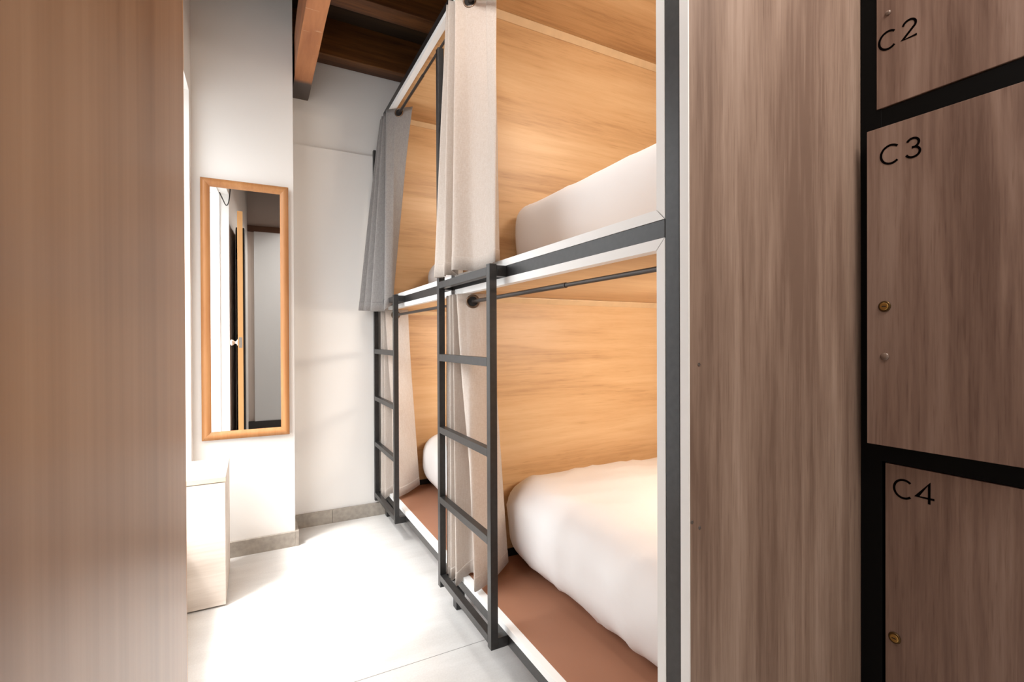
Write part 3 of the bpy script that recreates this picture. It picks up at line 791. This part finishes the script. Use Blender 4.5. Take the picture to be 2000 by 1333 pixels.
def ribbon(bm, pts, w, P, d):
    """stroke of width w along 2-D pts; P maps (u,v,depth) to world"""
    n = len(pts); L_, R_ = [], []
    for i, p in enumerate(pts):
        a = pts[max(i - 1, 0)]; b = pts[min(i + 1, n - 1)]
        tx, ty = b[0] - a[0], b[1] - a[1]; l = math.hypot(tx, ty) or 1
        k = 1.0
        if 0 < i < n - 1:
            x1, y1 = p[0] - a[0], p[1] - a[1]; l1 = math.hypot(x1, y1)
            cosh = abs((-ty / l) * (-y1 / l1) + (tx / l) * (x1 / l1)); k = min(2.2, 1 / max(cosh, 0.3))
        nx_, ny_ = -ty / l * w / 2 * k, tx / l * w / 2 * k
        L_.append((p[0] + nx_, p[1] + ny_)); R_.append((p[0] - nx_, p[1] - ny_))
    out = L_ + R_[::-1]
    for i in range(n - 1):
        quad = [L_[i], L_[i + 1], R_[i + 1], R_[i]]
        add_prism(bm, [P(u, v, 0.0001) for u, v in quad], [P(u, v, d) for u, v in quad])

def arc(cx, cy, rx, ry, a0, a1, n=22):
    return [(cx + rx * math.cos(math.radians(a0 + (a1 - a0) * i / n)), cy + ry * math.sin(math.radians(a0 + (a1 - a0) * i / n))) for i in range(n + 1)]
GLYPH = {   # unit height, width w
    'C': [arc(0.44, 0.5, 0.42, 0.46, 48, 312, 30)],
    '2': [arc(0.33, 0.70, 0.28, 0.26, 170, -28, 20) + [(0.03, 0.04), (0.66, 0.04)]],
    '3': [arc(0.31, 0.735, 0.24, 0.225, 160, -75, 18) + [(0.27, 0.52)], [(0.27, 0.52)] + arc(0.31, 0.285, 0.28, 0.245, 72, -160, 20)],
    '4': [[(0.72, 0.26), (0.03, 0.26), (0.52, 0.96), (0.52, 0.0)]],
}

def locker_door(num, ylo, yhi, z0, z1, xo, ajar, letters, lock, bump):
    """door face at x = xo, left edge yhi; turned about its right edge by ajar (metres at the left edge)"""
    def P0(y, z, d):      # d: distance in front of the face (towards the aisle)
        f = (y - ylo) / (yhi - ylo)
        return Vector((xo - ajar * f - d, y, z))
    dt = 0.017
    bm = bmesh.new()
    add_prism(bm, [P0(ylo, z0, 0), P0(yhi, z0, 0), P0(yhi, z1, 0), P0(ylo, z1, 0)], [P0(ylo, z0, -dt), P0(yhi, z0, -dt), P0(yhi, z1, -dt), P0(ylo, z1, -dt)])
    bmesh.ops.bevel(bm, geom=list(bm.edges), offset=0.0008, segments=1, affect='EDGES')
    dr = obj('door', bm, M['locker'], lk)
    for ch, y, zb, h in letters:
        bm = bmesh.new()
        for st in GLYPH[ch]:
            ribbon(bm, [(u * h, v * h) for u, v in st], 0.0047, lambda u, v, d: P0(y - u, zb + v, d), 0.0006)
        obj('numeral' if ch != 'C' else 'letter', bm, M['ink'], dr)
    if lock:
        y, z = lock
        bm = bmesh.new(); add_lathe(bm, P0(y, z, 0), (-1, 0, 0), [(0.0125, 0.0002), (0.0125, 0.002), (0.0105, 0.0035), (0.0088, 0.0030)], 28)
        lo_ = obj('lock', bm, M['brassdark'], dr, True, label='dark brass lock rim')
        bm = bmesh.new(); add_lathe(bm, P0(y, z, 0.001), (-1, 0, 0), [(0.0088, 0), (0.0088, 0.0028), (0.0075, 0.0036)], 28)
        kx = P0(y, z, 0.0049)
        o = obj('lock_core', bm, M['brass'], dr, False, label='bright brass lock core with key slot')
        bm = bmesh.new(); add_box(bm, kx.x, kx.x + 0.001, kx.y - 0.0042, kx.y + 0.0042, kx.z - 0.0011, kx.z + 0.0011)
        obj('key_slot', bm, M['hole'], dr)
    if bump:
        y, z, r = bump
        bm = bmesh.new(); add_lathe(bm, P0(y, z, 0.0), (-1, 0, 0), [(r, 0.0002), (r * 0.96, 0.0015), (r * 0.7, 0.0032), (r * 0.3, 0.0042), (0.0001, 0.0044)], 24)
        obj('bumper', bm, M['clear'], dr, True)
    return dr
locker_door('C2', 0.130, 0.610, 1.637, 2.395, 1.301, 0.001, [('C', .605, 1.767, .044), ('2', .559, 1.771, .043)], None, (0.586, 1.852, .006))
locker_door('C3', 0.130, 0.618, 0.851, 1.583, 1.296, 0.022, [('C', .590, 1.493, .045), ('3', .543, 1.494, .045)], (0.582, 1.171), (0.582, 1.056, .009))
locker_door('C4', 0.130, 0.593, 0.070, 0.8065, 1.3015, 0.0, [('C', .576, .732, .045), ('4', .533, .734, .046)], (0.574, 0.406), None)
